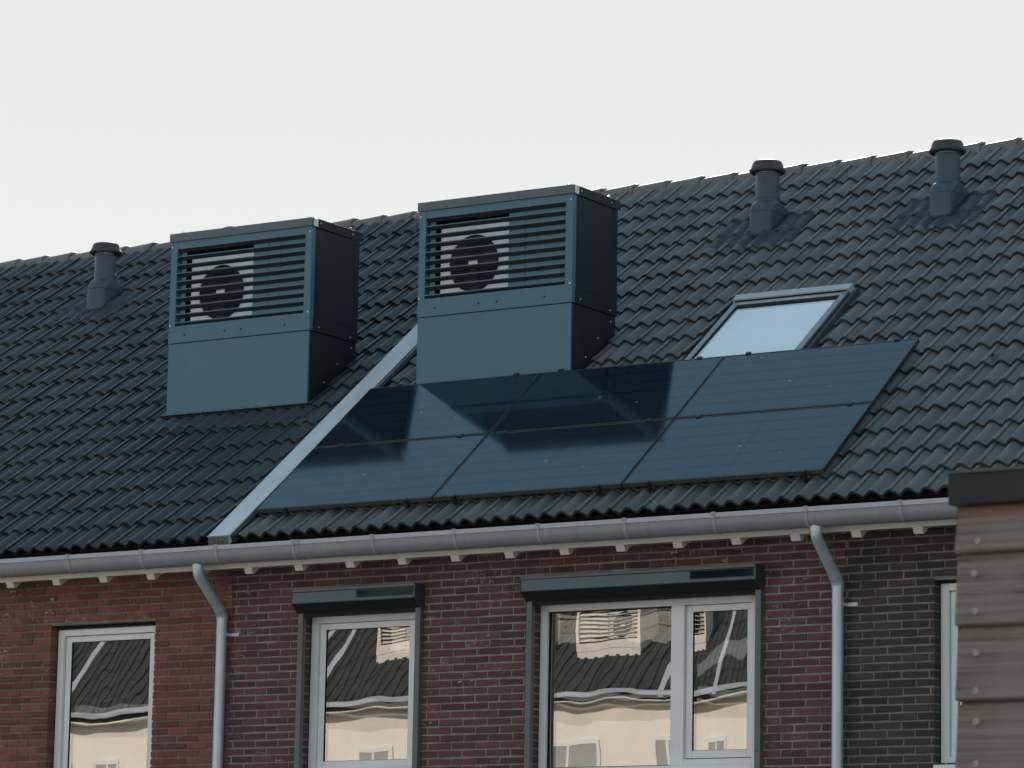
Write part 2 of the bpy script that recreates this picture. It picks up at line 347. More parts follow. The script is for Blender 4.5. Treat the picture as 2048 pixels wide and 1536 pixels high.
# openings: x0,x1,z0,z1
OPEN = {'left': [(-4.755, -3.615, 3.30, 4.864), (-8.9, -6.9, 3.42, 4.864)], 'mid': [(-2.045, -.93, 3.50, 4.845), (.205, 2.22, 3.42, 4.845)], 'right': [(3.73, 4.85, 3.50, 4.864), (5.9, 7.9, 3.42, 4.864)]}
CH, BL = .0628, .2305
def brick_wall(key):
    root, x0, x1, bmt, tmt = houses[key]; ops = OPEN[key]; b = MB(); rnd = random.Random(hash(len(key)) + len(key))
    nrow = int(5.52/CH)
    for i in range(-22, nrow-22+1):
        zc = 4.796+(i-(nrow-1-12))*CH if False else None
    z_ref = 4.796
    for i in range(-76, 12):
        zc = z_ref+i*CH
        if zc < .03 or zc > 5.50: continue
        gaps = sorted([(o[0], o[1]) for o in ops if o[2]+.01 < zc < o[3]])
        ivs = []; a = x0+.004
        for p, q in gaps: ivs.append((a, p, a > x0+.1, True)); a = q
        ivs.append((a, x1-.004, a > x0+.1, False))
        ph = (2.540 if i % 2 == 0 else 2.425) + rnd.uniform(-.012, .012)
        for (a, c, la, lc) in ivs:
            k = math.floor((a-ph)/BL); x = ph+k*BL
            while x < c:
                l, r = max(x+.0068, a), min(x+BL-.0068, c)
                if c-r < .03 and r < c and c-r > 0: r = c
                if r-l > .012:
                    zt, zb = zc+.0244, zc-.0244
                    jj = lambda q=.002: rnd.uniform(-q, q)
                    y = jj(.0025)-.001
                    e = .0028
                    back = .10 if ((la and l <= a+.001) or (lc and r >= c-.001)) else .014
                    P = [(l, zb), (r, zb), (r, zt), (l, zt)]
                    P = [(px+jj(.003), pz+jj(.0024)) for px, pz in P]
                    cxm, czm = (l+r)/2, zc
                    vs = [(px, back, pz) for px, pz in P] + [(px, y+e, pz) for px, pz in P]
                    vs += [(px+(e if px < cxm else -e), y+jj(.0012), pz+(e if pz < czm else -e)) for px, pz in P]
                    t = rnd.random(); wv = rnd.random()
                    b.add(vs, [(8, 9, 10, 11)] + [(j, (j+1) % 4, 4+(j+1) % 4, 4+j) for j in range(4)] + [(4+j, 4+(j+1) % 4, 8+(j+1) % 4, 8+j) for j in range(4)], 0, (t, wv*wv*1.3, 0, 1))
                x += BL
    # mortar bed in panels round the openings
    xs = [x0+.002]; cur = x0+.002
    for o in sorted(ops):
        b.box(cur, o[0]-.006, .0062, .24, 0, 5.5, 1)
        b.box(o[0]-.006, o[1]+.006, .0062, .24, 0, o[2]-.006, 1)
        b.box(o[0]-.006, o[1]+.006, .0062, .24, o[3]+.006, 5.5, 1)
        cur = o[1]+.006
    b.box(cur, x1-.002, .0062, .24, 0, 5.5, 1)
    return b.build('brick_wall', [bmt, M['mortar' if key == 'mid' else 'mortar_'+key]], root, color=True, off=root.location)

# roof tiles
def wave(v):
    d = abs((v*2) % 1.0 - .5)/.5
    t = min(1, d/.93)
    return .046*(1-t*t)**1.5
TW = .3015
def tile_h(xrel, l, gauge=GAUGE):       # xrel in 0..1 from seam, l along slope
    v = .805+xrel
    h = wave(v) - .015*max(0, 1-xrel/.10)
    return h + .030*(1-l/gauge)
NU = 20
US = [0, .012, .04, .08] + [.08+(1-.08)*i/22 for i in range(1, 23)]
def tiles(key, xs, w):
    root, x0, x1, bmt, tmt = houses[key]; b = MB(); rnd = random.Random(len(key)*3+1)
    for k in range(19):
        s0 = S0+k*GAUGE
        for x in xs:
            if key == 'mid' and 7 <= k <= 10 and .5 < x < 1.7: continue
            if x+w < x0 or x > x1: continue
            du, dh, ds, tl = rnd.uniform(-.0015, .0015), rnd.uniform(0, .005), rnd.uniform(-.006, .006), rnd.uniform(-.006, .006)
            col = (rnd.random(), 0, 0, 1)
            L = min(GAUGE+.03, S_TOP-s0); vs = []; cols = []
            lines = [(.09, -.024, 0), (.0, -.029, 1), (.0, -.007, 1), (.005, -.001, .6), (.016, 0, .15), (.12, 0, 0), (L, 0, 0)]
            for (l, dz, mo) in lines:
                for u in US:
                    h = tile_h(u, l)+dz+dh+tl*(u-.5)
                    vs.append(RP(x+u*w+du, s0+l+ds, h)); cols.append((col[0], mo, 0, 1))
                h = tile_h(1, l)+dz-.021+dh+tl*.5
                vs.append(RP(x+w+du, s0+l+ds, h)); cols.append((col[0], mo*.5+.3, 0, 1))
            n = len(US)+1; base = len(b.v)
            b.v += vs; b.c += cols
            for j in range(len(lines)-1):
                for i in range(n-1):
                    b.f.append((base+j*n+i, base+j*n+i+1, base+(j+1)*n+i+1, base+(j+1)*n+i)); b.m.append(0)
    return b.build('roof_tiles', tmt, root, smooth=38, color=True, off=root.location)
GRID_X = {'left': [-7.66+.3035*i-.3035*8 for i in range(0, 24) if -7.66+.3035*(i-8)+.3035 < -2.70 and i > -1], 'mid': [], 'right': []}
gx = [-.040+TW*i for i in range(-8, 40)]
GRID_X['mid'] = [x for x in gx if x > -2.56 and x < 2.9]
GRID_X['right'] = [x for x in gx if x >= 2.9 and x < XR]
for key in houses:
    root, x0, x1, bmt, tmt = houses[key]
    brick_wall(key)
    tiles(key, GRID_X[key], .3035 if key == 'left' else TW)
    off = root.location
    xa, xb = x0+.001, x1-.001
    # roof deck, back slope and rear wall
    b = MB()
    def P2(s, h): q = RP(0, s, h); return (q[1], q[2])
    yr, zr = P2(S_TOP, 0)
    b.prism([P2(.0, -.01), P2(S_TOP+.02, -.01), P2(S_TOP+.02, -.16), P2(.2, -.16)], xa, xb)
    b.build('roof_deck', M['black'], root, off=off)
    b = MB(); b.prism([(yr+.05, zr-.01), (2*yr+.36, Z0), (2*yr+.2, Z0-.1), (yr+.05, zr-.2)], xa, xb)
    b.build('back_roof', tmt, root, off=off)
    b = MB(); b.box(xa, xb, 2*yr-.24, 2*yr, 0, Z0-.1)
    if key != 'mid':
        xe = xa if key == 'left' else xb-.2
        b.prism([(.25, 0), (2*yr-.25, 0), (2*yr-.25, 5.4), (yr, 9.2), (.25, 5.4)], xe, xe+.2)
    b.build('gable_and_rear_wall', bmt, root, off=off)
    # ridge tiles
    b = MB(); rnd = random.Random(3)
    x = -1.475-.3655*30
    while x < xb+.1:
        if x+.3655 > xa:
            l, r = max(x, xa), min(x+.385, xb+.02); dz = rnd.uniform(-.003, .003)
            vs = []; fs = []
            prof = []
            for a_ in (-96, -84, -68, -50, -30, -10, 10, 30, 50, 68, 84, 96):
                prof.append((math.sin(R(a_)), math.cos(R(a_))))
            prof = [(-1.05, -.55)]+prof+[(1.05, -.55)]
            secs = [(l, .124, 0, -.02), (l, .124, 0, 0), (r-.05, .133, .018, 0), (r-.012, .136, .022, 0), (r, .133, .018, 0), (r, .124, .008, 0)]
            for (xx, rad, up, q) in secs:
                for (sy_, cz_) in prof:
                    vs.append((xx, 5.00+sy_*rad*1.02, 9.415+(cz_*rad*.62+.004)+up*.9+dz+q))
            n = len(prof)
            for j in range(len(secs)-1):
                for i in range(n-1): fs.append((j*n+i, (j+1)*n+i, (j+1)*n+i+1, j*n+i+1))
            b.add(vs, fs)
        x += .3655
    b.build('ridge_tiles', M['ridge'], root, smooth=50, off=off)
    b = MB(); b.box(xa, xb, 4.88, 5.12, 9.30, 9.412); b.build('ridge_seal', M['black'], root, off=off)
    # eaves
    b = MB(); b.box(xa, xb, -.275, -.25, 5.237, 5.40); b.build('fascia', M['trim'], root, off=off)
    b = MB()
    x = 1.149-.5145*24
    while x < xb:
        if x-.04 > xa and x+.04 < xb:
            q = MB(); q.prism([(-.270, 5.2365), (-.246, 5.190), (-.225, 5.190), (-.165, 5.2365), (0, 5.30), (0, 5.42), (-.249, 5.42), (-.249, 5.2365)], x-.04, x+.04)
            q.build('rafter_end', M['trim'], root, off=off)
        x += .5145
    # gutter: half round trough with a flat folded lip
    gt = MB(); pr = []
    cyg, czg, rg = -.420, 5.340, .083
    outer = [(cyg+rg*math.sin(R(t)), czg-rg*math.cos(R(t))) for t in range(-88, 89, 8)]
    outer = [(-.505, 5.368)] + outer + [(-.337, 5.40)]
    inner = [(y*.0+cyg+(y-cyg)*.96, z+.003) for y, z in outer][::-1]
    gt.prism(outer+inner, xa, xb)
    n0 = len(gt.f)
    gt.box(xa, xb, -.513, -.499, 5.369, 5.405, 1)
    gut = gt.build('gutter', [M['gutter'], M['gutter_lip']], root, smooth=40, off=off)
    x = 1.331-.7885*20
    while x < xb:
        if x > xa+.02 and x < xb-.03:
            q = MB(); rb = rg+.004; wdt = .013
            arc = [(-.512, 5.368)]+[(cyg+rb*math.sin(R(t)), czg-rb*math.cos(R(t))) for t in range(-84, 25, 9)]
            arc2 = [(-.507, 5.366)]+[(cyg+(rb-.005)*math.sin(R(t)), czg-(rb-.005)*math.cos(R(t))) for t in range(-84, 25, 9)]
            for i in range(len(arc)-1):
                q.prism([arc[i], arc[i+1], arc2[i+1], arc2[i]], x-wdt, x+wdt)
            q.box(x-.017, x+.017, -.519, -.494, 5.364, 5.411)
            o = q.build('gutter_bracket', M['bracket'], gut)
            o.data.transform(Matrix.Translation(-Vector(off)))
        x += .7885
    # soldered seam sleeve
    for xs_ in ((-1.78,) if key == 'mid' else ()):
        q = MB(); rb = rg+.003
        arc = [(cyg+rb*math.sin(R(t)), czg-rb*math.cos(R(t))) for t in range(-88, 89, 8)]
        q.prism(arc+[(y*1, z+.004) for y, z in arc[::-1]], xs_-.012, xs_+.012); q.box(xs_-.01, xs_+.03, -.516, -.497, 5.366, 5.409)
        o = q.build('gutter_seam', M['gutter'], gut); o.data.transform(Matrix.Translation(-Vector(off)))

# downpipes belong to the left and the middle house
def downpipe(key, x):
    root = houses[key][0]; off = root.location; b = MB()
    pts = [(x+.0, -.42, 5.30), (x, -.42, 5.215), (x, -.413, 5.19), (x, -.395, 5.165)]
    pts += [(x, -.10, 4.915), (x, -.072, 4.885), (x, -.065, 4.85), (x, -.065, .02)]
    b.tube(pts, .0445, 20)
    o = b.build('downpipe', M['pipe'], root, smooth=50, off=off)
    for pp in ([(x, -.42, 5.262), (x, -.42, 5.222)], [(x, -.125, 4.937), (x, -.088, 4.905)], [(x, -.078, 4.885), (x, -.065, 4.862), (x, -.065, 4.835)], [(x, -.065, 4.745), (x, -.065, 4.735)]):
        q = MB(); q.tube(pp, .049, 20)
        c = q.build('pipe_collar', M['pipe'], o, smooth=40); c.data.transform(Matrix.Translation(-Vector(off)))
    q = MB(); q.tube([(x, -.065, 4.728), (x, -.065, 4.712)], .048, 20); q.box(x+.04, x+.14, -.012, -.006, 4.700, 4.728); q.box(x+.04, x+.052, -.06, -.006, 4.702, 4.726)
    q.tube([(x+.09, -.018, 4.714), (x+.09, -.005, 4.714)], .005, 8); q.tube([(x+.12, -.018, 4.714), (x+.12, -.005, 4.714)], .005, 8)
    c = q.build('pipe_clip', M['pipe'], o); c.data.transform(Matrix.Translation(-Vector(off)))
downpipe('left', -2.855); downpipe('mid', 2.955)

# ------------------------------------------------------------------ windows
def pane_pair(par, off, x0, x1, z0, z1, y, bulge):
    for nm, yy, mt_, sg in (('pane', y, 'glass_out', 1), ('inner_pane', y+.022, 'glass_in', -.25)):
        b = MB(); bl = bulge*sg
        def fn(u, v):
            U, V = 2*u-1, 2*v-1
            return (x0+(x1-x0)*u, yy-bl*(.62*(1-U*U)+.5*(1-V*V)), z0+(z1-z0)*v)
        b.grid(fn, 24, 24); b.build(nm, M[mt_], par, smooth=True, off=off)
    b = MB(); b.box(x0-.002, x1+.002, y+.03, y+.05, z0-.002, z1+.002); b.build('reveal_backing', M['black'], par, off=off)
def ring(b, x0, x1, z0, z1, w_, y0, y1, wb=None, wt=None):
    wb = wb or w_; wt = wt or w_
    b.box(x0, x0+w_, y0, y1, z0, z1); b.box(x1-w_, x1, y0, y1, z0, z1)
    b.box(x0+w_, x1-w_, y0, y1, z1-wt, z1); b.box(x0+w_, x1-w_, y0, y1, z0, z0+wb)
def window(key, x0, x1, z0, z1, split=None, flip=False):
    root = houses[key][0]; off = root.location
    fy = .085; fw_ = .064; ft = .055
    b = MB(); 
    if split: 
        ring(b, x0, x1, z0, z1, fw_, fy, fy+.07, wt=ft)
        b.box(split-.058, split+.058, fy+.001, fy+.069, z0+fw_, z1-ft)
    else: ring(b, x0, x1, z0, z1, fw_, fy, fy+.07, wt=ft)
    fr = b.build('window', M['white'], root, bevel=.003, off=off)
    q = MB(); q.box(x0-.01, x1+.01, -.03, .10, z0-.05, z0-.002); q.build('window_sill', M['white'], fr, bevel=.003, off=(0, 0, 0)).data.transform(Matrix.Translation(-Vector(off)))
    def sash(a, c, zb, zt):
        s_ = MB(); ring(s_, a+.003, c-.003, zb+.003, zt-.003, .059, fy+.032, fy+.066, wt=.050)
        s_.build('sash', M['white'], fr, bevel=.003, off=off)
        g_ = MB(); ring(g_, a+.058, c-.058, zb+.058, zt-.049, .007, fy+.038, fy+.062)
        g_.build('gasket', M['black'], fr, off=off)
        pane_pair(fr, off, a+.064, c-.064, zb+.064, zt-.055, fy+.048, .0038)
    if split:
        g_ = MB(); ring(g_, x0+fw_, split-.058, z0+fw_, z1-ft, .007, fy+.030, fy+.06); g_.build('gasket', M['black'], fr, off=off)
        pane_pair(fr, off, x0+fw_+.005, split-.063, z0+fw_+.005, z1-ft-.005, fy+.045, .0062)
        sash(split+.058, x1-fw_, z0+fw_+.05, z1-ft)
        t_ = MB(); t_.box(split+.058, x1-fw_, fy+.003, fy+.066, z0+fw_, z0+fw_+.045); t_.build('transom', M['white'], fr, bevel=.003, off=off)
    else: sash(x0+fw_, x1-fw_, z0+fw_, z1-ft)
    # black strip painting the shadow gap over the frame head
    q = MB(); q.box(x0-.012, x1+.012, .06 if key != 'mid' else .012, .16, z1+.001, z1+(.021 if key != 'mid' else .005)); q.build('head_gap_shade', M['black'], fr, off=off)
    return fr
window('left', -4.742, -3.625, 3.30, 4.840)
window('left', -8.88, -6.92, 3.42, 4.840, -7.6)
window('mid', -2.033, -.944, 3.515, 4.840)
window('mid', .212, 2.205, 3.475, 4.840, 1.475)
window('right', 3.742, 4.838, 3.49, 4.850)
window('right', 5.92, 7.88, 3.42, 4.840, 7.2)

def shutter(x0, x1, sx0, sx1):
    root = houses['mid'][0]; off = root.location
    b = MB(); b.prism([(0, 5.045), (-.125, 5.045), (-.140, 5.038), (-.142, 4.935), (-.134, 4.928), (-.045, 4.862), (0, 4.862)], x0+.004, x1-.004)
    t = b.build('roller_shutter', M['shutter'], root, bevel=.002, off=off)
    def kid(nm, q, mt_, **k):
        o = q.build(nm, mt_, t, **k); o.data.transform(Matrix.Translation(-Vector(off))); return o
    q = MB(); q.box(x0+.004, x1-.004, -.146, -.12, 5.025, 5.05); kid('box_lip', q, M['rail'], bevel=.002)
    q = MB(); q.box(x0+.006, x1-.006, -.1428, -.14, 5.0195, 5.0235); kid('box_seam', q, M['black'])
    q = MB(); q.prism([(-.136, 4.9275), (-.045, 4.858), (-.02, 4.858), (-.02, 4.90)], x0+.008, x1-.006); kid('underside_shade', q, M['black'])  # black sheet paints the shade under the shutter box
    q = MB(); q.box(x0+.06, x1-.06, -.042, -.006, 4.828, 4.858); kid('box_gap_shade', q, M['black'])  # black strip painting the shadow between shutter box and window frame
    for xx in (x0, x1):
        q = MB(); q.prism([(0, 5.050), (-.130, 5.050), (-.146, 5.042), (-.148, 4.933), (-.048, 4.857), (0, 4.857)], xx-.004, xx+.004)
        if xx == x1:
            for (yy, zz_) in ((-.09, 5.0), (-.06, 4.97)): q.tube([(xx+.002, yy, zz_), (xx+.007, yy, zz_)], .004, 8)
        kid('end_cap', q, M['dark'])
    q = MB(); q.box(sx0, sx1, -.1465, -.141, 4.952, 5.019); kid('solar_strip', q, M['dark'], bevel=.002)
    q = MB(); q.box(sx0+.018, sx1-.006, -.1480, -.1464, 4.957, 5.014); kid('solar_strip_glass', q, M['pv'])
    for xx, w_ in ((x0+.003, .052), (x1-.055, .052)):
        q = MB(); q.box(xx, xx+w_, -.045, -.001, 3.2, 4.866)
        q.box(xx+w_*.82 if xx > x0+.1 else xx+w_*.86, xx+w_, -.049, -.044, 3.2, 4.86)
        for zz_ in (4.70, 4.30, 3.92, 3.62): q.tube([(xx+w_*.45, -.043, zz_), (xx+w_*.45, -.0475, zz_)], .0042, 8, m=1)
        kid('guide_rail', q, [M['rail'], M['black']], bevel=.0015)
    return t
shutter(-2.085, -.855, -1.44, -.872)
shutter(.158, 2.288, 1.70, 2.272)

# ------------------------------------------------------------------ coping between left and middle house
root = houses['mid'][0]; off = root.location
b = MB()
def pr(s, h): q = RP(0, s, h); return (q[1], q[2])
cop = MB(); cop.prism([(-.452, 5.487), pr(S_TOP-.1, .118), pr(S_TOP-.1, .02), (-.44, 5.418)], -2.737, -2.520)
cop.prism([(-.462, 5.492), (-.462+.02, 5.50), pr(S_TOP-.1, .1235), pr(S_TOP-.1, .1185), (-.455, 5.4875)], -2.745, -2.512)
c_ = cop.build('party_wall_coping', M['coping'], root, bevel=.002, off=off)
q = MB(); q.prism([(-.458, 5.484), (-.4525, 5.484), (-.4305, 5.400), (-.436, 5.400)], -2.732, -2.525); q.build('coping_end', M['coping_end'], c_).data.transform(Matrix.Translation(-Vector(off)))
q = MB(); q.prism([pr(-.05, .06), pr(S_TOP-.1, .06), pr(S_TOP-.1, .0), pr(-.05, .0)], -2.5195, -2.475)
q.build('side_flashing', M['lead'], c_).data.transform(Matrix.Translation(-Vector(off)))

# ------------------------------------------------------------------ roof window
rw = empty('roof_window', RP(0, 0, 0), (A, 0, 0)); rw.parent = root; rw.location = Vector(RP(0, 0, 0))-Vector(off)
def lk(nm, q, mt_, **k): return q.build(nm, M[mt_], rw, **k)
x0, x1, s0, s1 = .655, 1.755, 2.36, 3.64
q = MB(); q.box(x0, x0+.052, s0, s1-.05, .02, .098); q.box(x1-.052, x1, s0, s1-.05, .02, .098); q.box(x0+.052, x1-.052, s0+.08, s0+.15, .02, .094)
for xx in (x0, x1-.052): q.box(xx-.001, xx+.053, 2.98, 2.990, .03, .0995)
lk('frame', q, 'rw_frame', bevel=.003)
q = MB(); q.box(x0-.01, x1+.012, s1-.075, s1+.02, .03, .125); q.box(x0+.02, x1-.02, s1-.125, s1-.075, .03, .095)
h_ = lk('hood', q, 'rw_hood', bevel=.004)
q = MB(); q.box(x0+.062, x1-.062, s1-.175, s1-.076, .04, .090); q.box(x0+.01, x1-.01, s1-.0765, s1-.0755, .02, .11); lk('hood_underside', q, 'black')
q = MB(); q.box(x0+.0525, x0+.064, s0+.14, s1-.12, .03, .09); q.box(x1-.064, x1-.0525, s0+.14, s1-.12, .03, .09); lk('gasket', q, 'black')
q = MB(); q.box(x0+.06, x1-.06, s0+.15, s1-.12, .05, .074); lk('pane', q, 'roof_glass')
q = MB(); q.box(x0-.14, x0, s0, s1+.1, -.02, .03); q.box(x1, x1+.055, s0, s1+.02, -.02, .07); q.box(x0, x1, s1+.02, s1+.13, -.02, .05); q.box(x1+.002, x1+.008, s0, s1, .07, .09)
q.box(x1+.045, x1+.052, s0, s1+.02, .07, .082)
lk('flashing', q, 'dark', bevel=.002)

# ------------------------------------------------------------------ solar panels
PW, PH, GAPX = 1.773, 1.040, .013
def panel():
    t = empty('solar_panel')
    q = MB(); fw2 = .011
    q.box(0, PW, 0, fw2, -.035, 0, 1); q.box(0, PW, PH-fw2, PH, -.035, 0); q.box(0, fw2, fw2, PH-fw2, -.035, 0); q.box(PW-fw2, PW, fw2, PH-fw2, -.035, 0)
    q.build('frame', [M['pframe'], M['pframe_moss']], t, bevel=.0015)
    q = MB(); q.box(fw2, PW-fw2, fw2, PH-fw2, -.008, -.003); q.build('cell_sheet', M['pv'], t)
    return t
p0 = panel(); XP = -2.462; HP = .135
cl_bot = [-2.152, -.937, -.471, .889, 1.345, 2.721]; cl_mid = [-2.17, -.959, -.51, .865, 1.332, 2.691]; cl_top = [-2.155, -.952, -.496, .86, 1.323, 2.685]
names = [['lower solar panel next to the white coping strip', 'lower solar panel in the middle of the row', 'lower solar panel at the right end of the array'],
         ['upper solar panel next to the coping, below the right rooftop unit', 'upper solar panel in the middle with a dark reflection', 'upper solar panel at the right end below the roof window']]
pos = [(-2.462), (-2.462+PW+GAPX), (-2.462+2*(PW+GAPX))]
first = True
panels = []
for r_ in range(2):
    for i_ in range(3):
        t = p0 if first else copy_tree(p0); first = False
        s_ = .300 if r_ == 0 else .300+PH+.018
        t.location = RP(pos[i_], s_, .104+(s_-.3)*math.sin(R(1.1))); t.rotation_euler = (A+R(1.1), 0, 0)
        tag(t, names[r_][i_], 'solar panel', 'black solar panels on the middle roof')
        panels.append((t, r_, i_, pos[i_], s_))
def clamp_mesh(kind):
    q = MB()
    if kind == 'hook':
        q.box(-.016, .016, -.020, .014, -.050, .006); q.box(-.010, .010, -.030, -.012, -.125, -.045); q.box(-.014, .014, -.034, .05, -.135, -.115)
    elif kind == 'mid': q.box(-.022, .022, -.020, .020, -.01, .008)
    else: q.box(-.022, .022, -.006, .022, -.06, .009)
    return q
for t, r_, i_, px, s_ in panels:
    if r_ == 0: L = [(x, 0, 'hook') for x in cl_bot] + [(x, PH+.009, 'mid') for x in cl_mid]
    else: L = [(x, PH, 'top') for x in cl_top]
    for x, yy, kd in L:
        if px < x < px+PW+GAPX:
            o = clamp_mesh(kd).build('clamp', M['clamp'], t, bevel=.002); o.location = (x-px, yy, 0)
# mounting rails below the panels, one per pair of rows
for x in cl_bot:
    for t, r_, i_, px, s_ in panels:
        if r_ == 0 and px < x < px+PW+GAPX:
            q = MB(); q.box(-.02, .02, .03, 2.05, -.075, -.036)
            o = q.build('mounting_rail', M['alu'], t); o.location = (x-px, 0, 0)

# ------------------------------------------------------------------ rooftop units (heat pump housings)
def unit():
    t = empty('rooftop_unit')         # origin: front edge of the shaft at its centre, z at roof
    W = .796; D = .755                # half width, depth
    z1, z2, z3, z4 = .66, .765, 1.61, 1.69   # shaft top, rail top, lid bottom, lid top
    def kid(nm, q, mt_, par=None, **k): return q.build(nm, M[mt_] if isinstance(mt_, str) else mt_, par or t, **k)
    q = MB()
    q.box(-W+.012, W-.012, .012, .03, 0, z1-.004)
    q.box(-W+.0, -W+.013, .012, .03, 0, z1-.002)
    kid('shaft', q, 'steel', bevel=.002)
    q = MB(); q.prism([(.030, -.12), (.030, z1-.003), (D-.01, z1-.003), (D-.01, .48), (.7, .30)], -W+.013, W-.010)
    sh = kid('shaft_side', q, 'steel_shaded', bevel=.002)
    q = MB(); q.box(-W-.03, W+.005, -.012, .028, -.008, -.0005); kid('foot_flashing', q, 'steel')
    q = MB(); q.box(-W+.012, W-.012, .05, .07, -.15, .2); kid('cavity_floor', q, 'black')
    q = MB(); q.box(-W, W, 0, .05, z1, z2); kid('base_rail', q, 'steel', bevel=.002)
    for xa_, xb_ in ((W-.05, W), (-W, -W+.05)):
        q = MB(); q.box(xa_, xb_, .0505, D, z1, z2-.01); kid('side_rail', q, 'steel_shaded', bevel=.002)
    q = MB(); q.box(-W+.02, W-.02, .012, .04, z1-.006, z1-.0005); kid('joint_gap', q, 'black')
    # posts
    q = MB(); q.box(-W+.002, -W+.072, .002, .06, z2+.0005, z3); kid('front_post', q, 'steel', bevel=.003)
    q = MB(); q.box(W-.075, W-.002, .002, .06, z2+.0005, z3); kid('front_post', q, 'steel', bevel=.003)
    # side sheets
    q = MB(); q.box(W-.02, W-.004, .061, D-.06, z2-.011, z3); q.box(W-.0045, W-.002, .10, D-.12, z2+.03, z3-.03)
    kid('side_sheet', q, 'steel_shaded', bevel=.0015)
    q = MB(); q.box(W-.05, W-.002, D-.0595, D, z2-.011, z3); q.box(W-.012, W-.0015, D-.075, D-.069, z2, z3); kid('rear_post', q, 'steel_shaded', bevel=.002)
    q = MB(); q.box(-W+.004, -W+.02, .061, D, z2-.011, z3); kid('side_sheet', q, 'steel_shaded', bevel=.0015)
    q = MB(); q.box(-W+.02, W-.05, D-.012, D, z1+.001, z3); kid('rear_sheet', q, 'steel_shaded')
    # lid
    q = MB(); q.box(-W-.012, W+.006, -.012, 0.010, z3+.001, z4-.002, 0); q.box(-W-.012, W+.006, .0105, D+.03, z3+.03, z4); 
    q.box(-W-.012, -W-.004, .0105, D+.03, z3, z3+.031)
    lid = kid('lid', q, 'steel_lid', bevel=.003)
    q = MB(); q.box(W+.002, W+.008, .085, D+.032, z3, z4+.001); kid('lid_side_shade', q, 'steel_shaded', lid, bevel=.002)
    q = MB(); q.box(W+.001, W+.009, .018, .082, z3+.004, z4-.002); kid('lid_corner_plate', q, 'alu', lid, bevel=.002)
    q = MB(); q.lathe([(.10, z4), (.10, z4+.018), (.085, z4+.026), (.01, z4+.028)], -.19, .14, 24); kid('lid_dome', q, 'steel_lid', lid, smooth=40)
    for (ex, ey) in ((-W+.08, .07), (W-.09, .07), (W-.03, D-.12), (-W+.08, D-.12)):
        q = MB(); pts = [(ex+.017*math.cos(R(a_)), ey, z4+.012+.017*math.sin(R(a_))) for a_ in range(-60, 241, 20)]
        q.tube(pts, .0035, 8, cap=False); kid('lifting_eye', q, 'alu', lid, smooth=True)
    # louvre slats
    q = MB(); q.box(-W+.0725, W-.0755, .006, .012, z3-.062, z3); kid('louvre_top_plate', q, 'steel')
    q = MB(); q.box(-W+.0725, W-.0755, .006, .012, z2, z2+.055); kid('louvre_bottom_plate', q, 'steel')
    ztop = z3-.062
    for i in range(11):
        z = ztop-i*.0772
        if z < z2+.045: break
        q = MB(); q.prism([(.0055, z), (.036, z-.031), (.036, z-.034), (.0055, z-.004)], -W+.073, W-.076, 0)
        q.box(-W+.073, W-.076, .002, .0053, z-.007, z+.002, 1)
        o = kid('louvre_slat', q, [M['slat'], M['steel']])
    # backing plates with a cut-out for the pump
    q = MB(); hx0, hx1 = -.600, .115; ht, hb = z3-.085, z2+.06; y0, y1_ = .050, .054
    q.box(-W+.085, hx0-.05, y0, y1_, z2, z3); q.box(hx1, W-.079, y0, y1_, z2, z3)
    q.box(hx0-.05, hx1, y0, y1_, ht+.0, z3); q.box(hx0-.05, hx1, y0, y1_, z2, hb)
    kid('backing_plate', q, 'steel')
    q = MB(); q.box(hx1+.17, hx1+.174, .0485, .0495, z2, z3); q.box(hx1+.30, hx1+.302, .0485, .0495, z2, z3); kid('plate_joint', q, 'black')
    q = MB(); q.box(-W+.02, W-.02, .45, .46, z2, z3); kid('cavity', q, 'black')
    # heat pump with round fan grille
    q = MB(); q.box(hx0-.02, hx1+.10, .0855, .44, z2+.02, z3-.14)
    pump = kid('heat_pump_casing', q, 'silver', bevel=.012, seg=3)
    fx, fz, fr = -.262, 1.112, .252
    q = MB(); n = 40
    q.tube([(fx, .0845, fz), (fx, .0795, fz)], fr, n); kid('fan_recess', q, 'black', pump)
    q = MB()
    for rr_ in [fr*k/15 for k in range(3, 16)]:
        pts = [(fx+rr_*math.cos(R(a_)), .0685, fz+rr_*math.sin(R(a_))) for a_ in range(0, 361, 12)]
        q.tube(pts, .0016, 4, cap=False)
    for a_ in range(0, 360, 6):
        ca, sa_ = math.cos(R(a_)), math.sin(R(a_))
        q.tube([(fx+.05*ca, .0695, fz+.05*sa_), (fx+(fr-.002)*ca, .0695, fz+(fr-.002)*sa_)], .0014, 4)
    kid('fan_grille', q, 'dark', pump)
    q = MB()
    for k in range(3):
        for j in range(8):
            pass
        a0 = k*120+20
        vs = []
        for j in range(6):
            rad = .045+(fr-.06)*j/5
            for da, dy in ((-24, .002), (0, .006), (24, .010)):
                vs.append((fx+rad*math.cos(R(a0+da)), .079-dy*.5, fz+rad*math.sin(R(a0+da))))
        q.add(vs, [(j*3+i, j*3+i+1, (j+1)*3+i+1, (j+1)*3+i) for j in range(5) for i in range(2)])
    kid('fan_blades', q, 'pframe', pump)
    q = MB(); q.box(fx-.045, fx+.05, .0585, .0675, fz-.03, fz+.06); kid('fan_hub_plate', q, 'pipe', pump, bevel=.004)
    # rivets and bolts
    q = MB()
    def rv(x, y, z, ax, r=.008):
        d = (.006, 0, 0) if ax == 'x' else (0, -.006, 0)
        q.tube([(x, y, z), (x+d[0], y+d[1], z+d[2])], r, 10)
    for z in (z3-.05, z2+.06): rv(-W+.018, .002, z, 'y'); rv(W-.022, .002, z, 'y')
    for (y, z) in ((.14, z1+.045), (D-.12, z1+.035), (D-.13, z3+.04), (.12, z3+.045)): rv(W+(.006 if z > z3 else 0), y, z, 'x', .007)
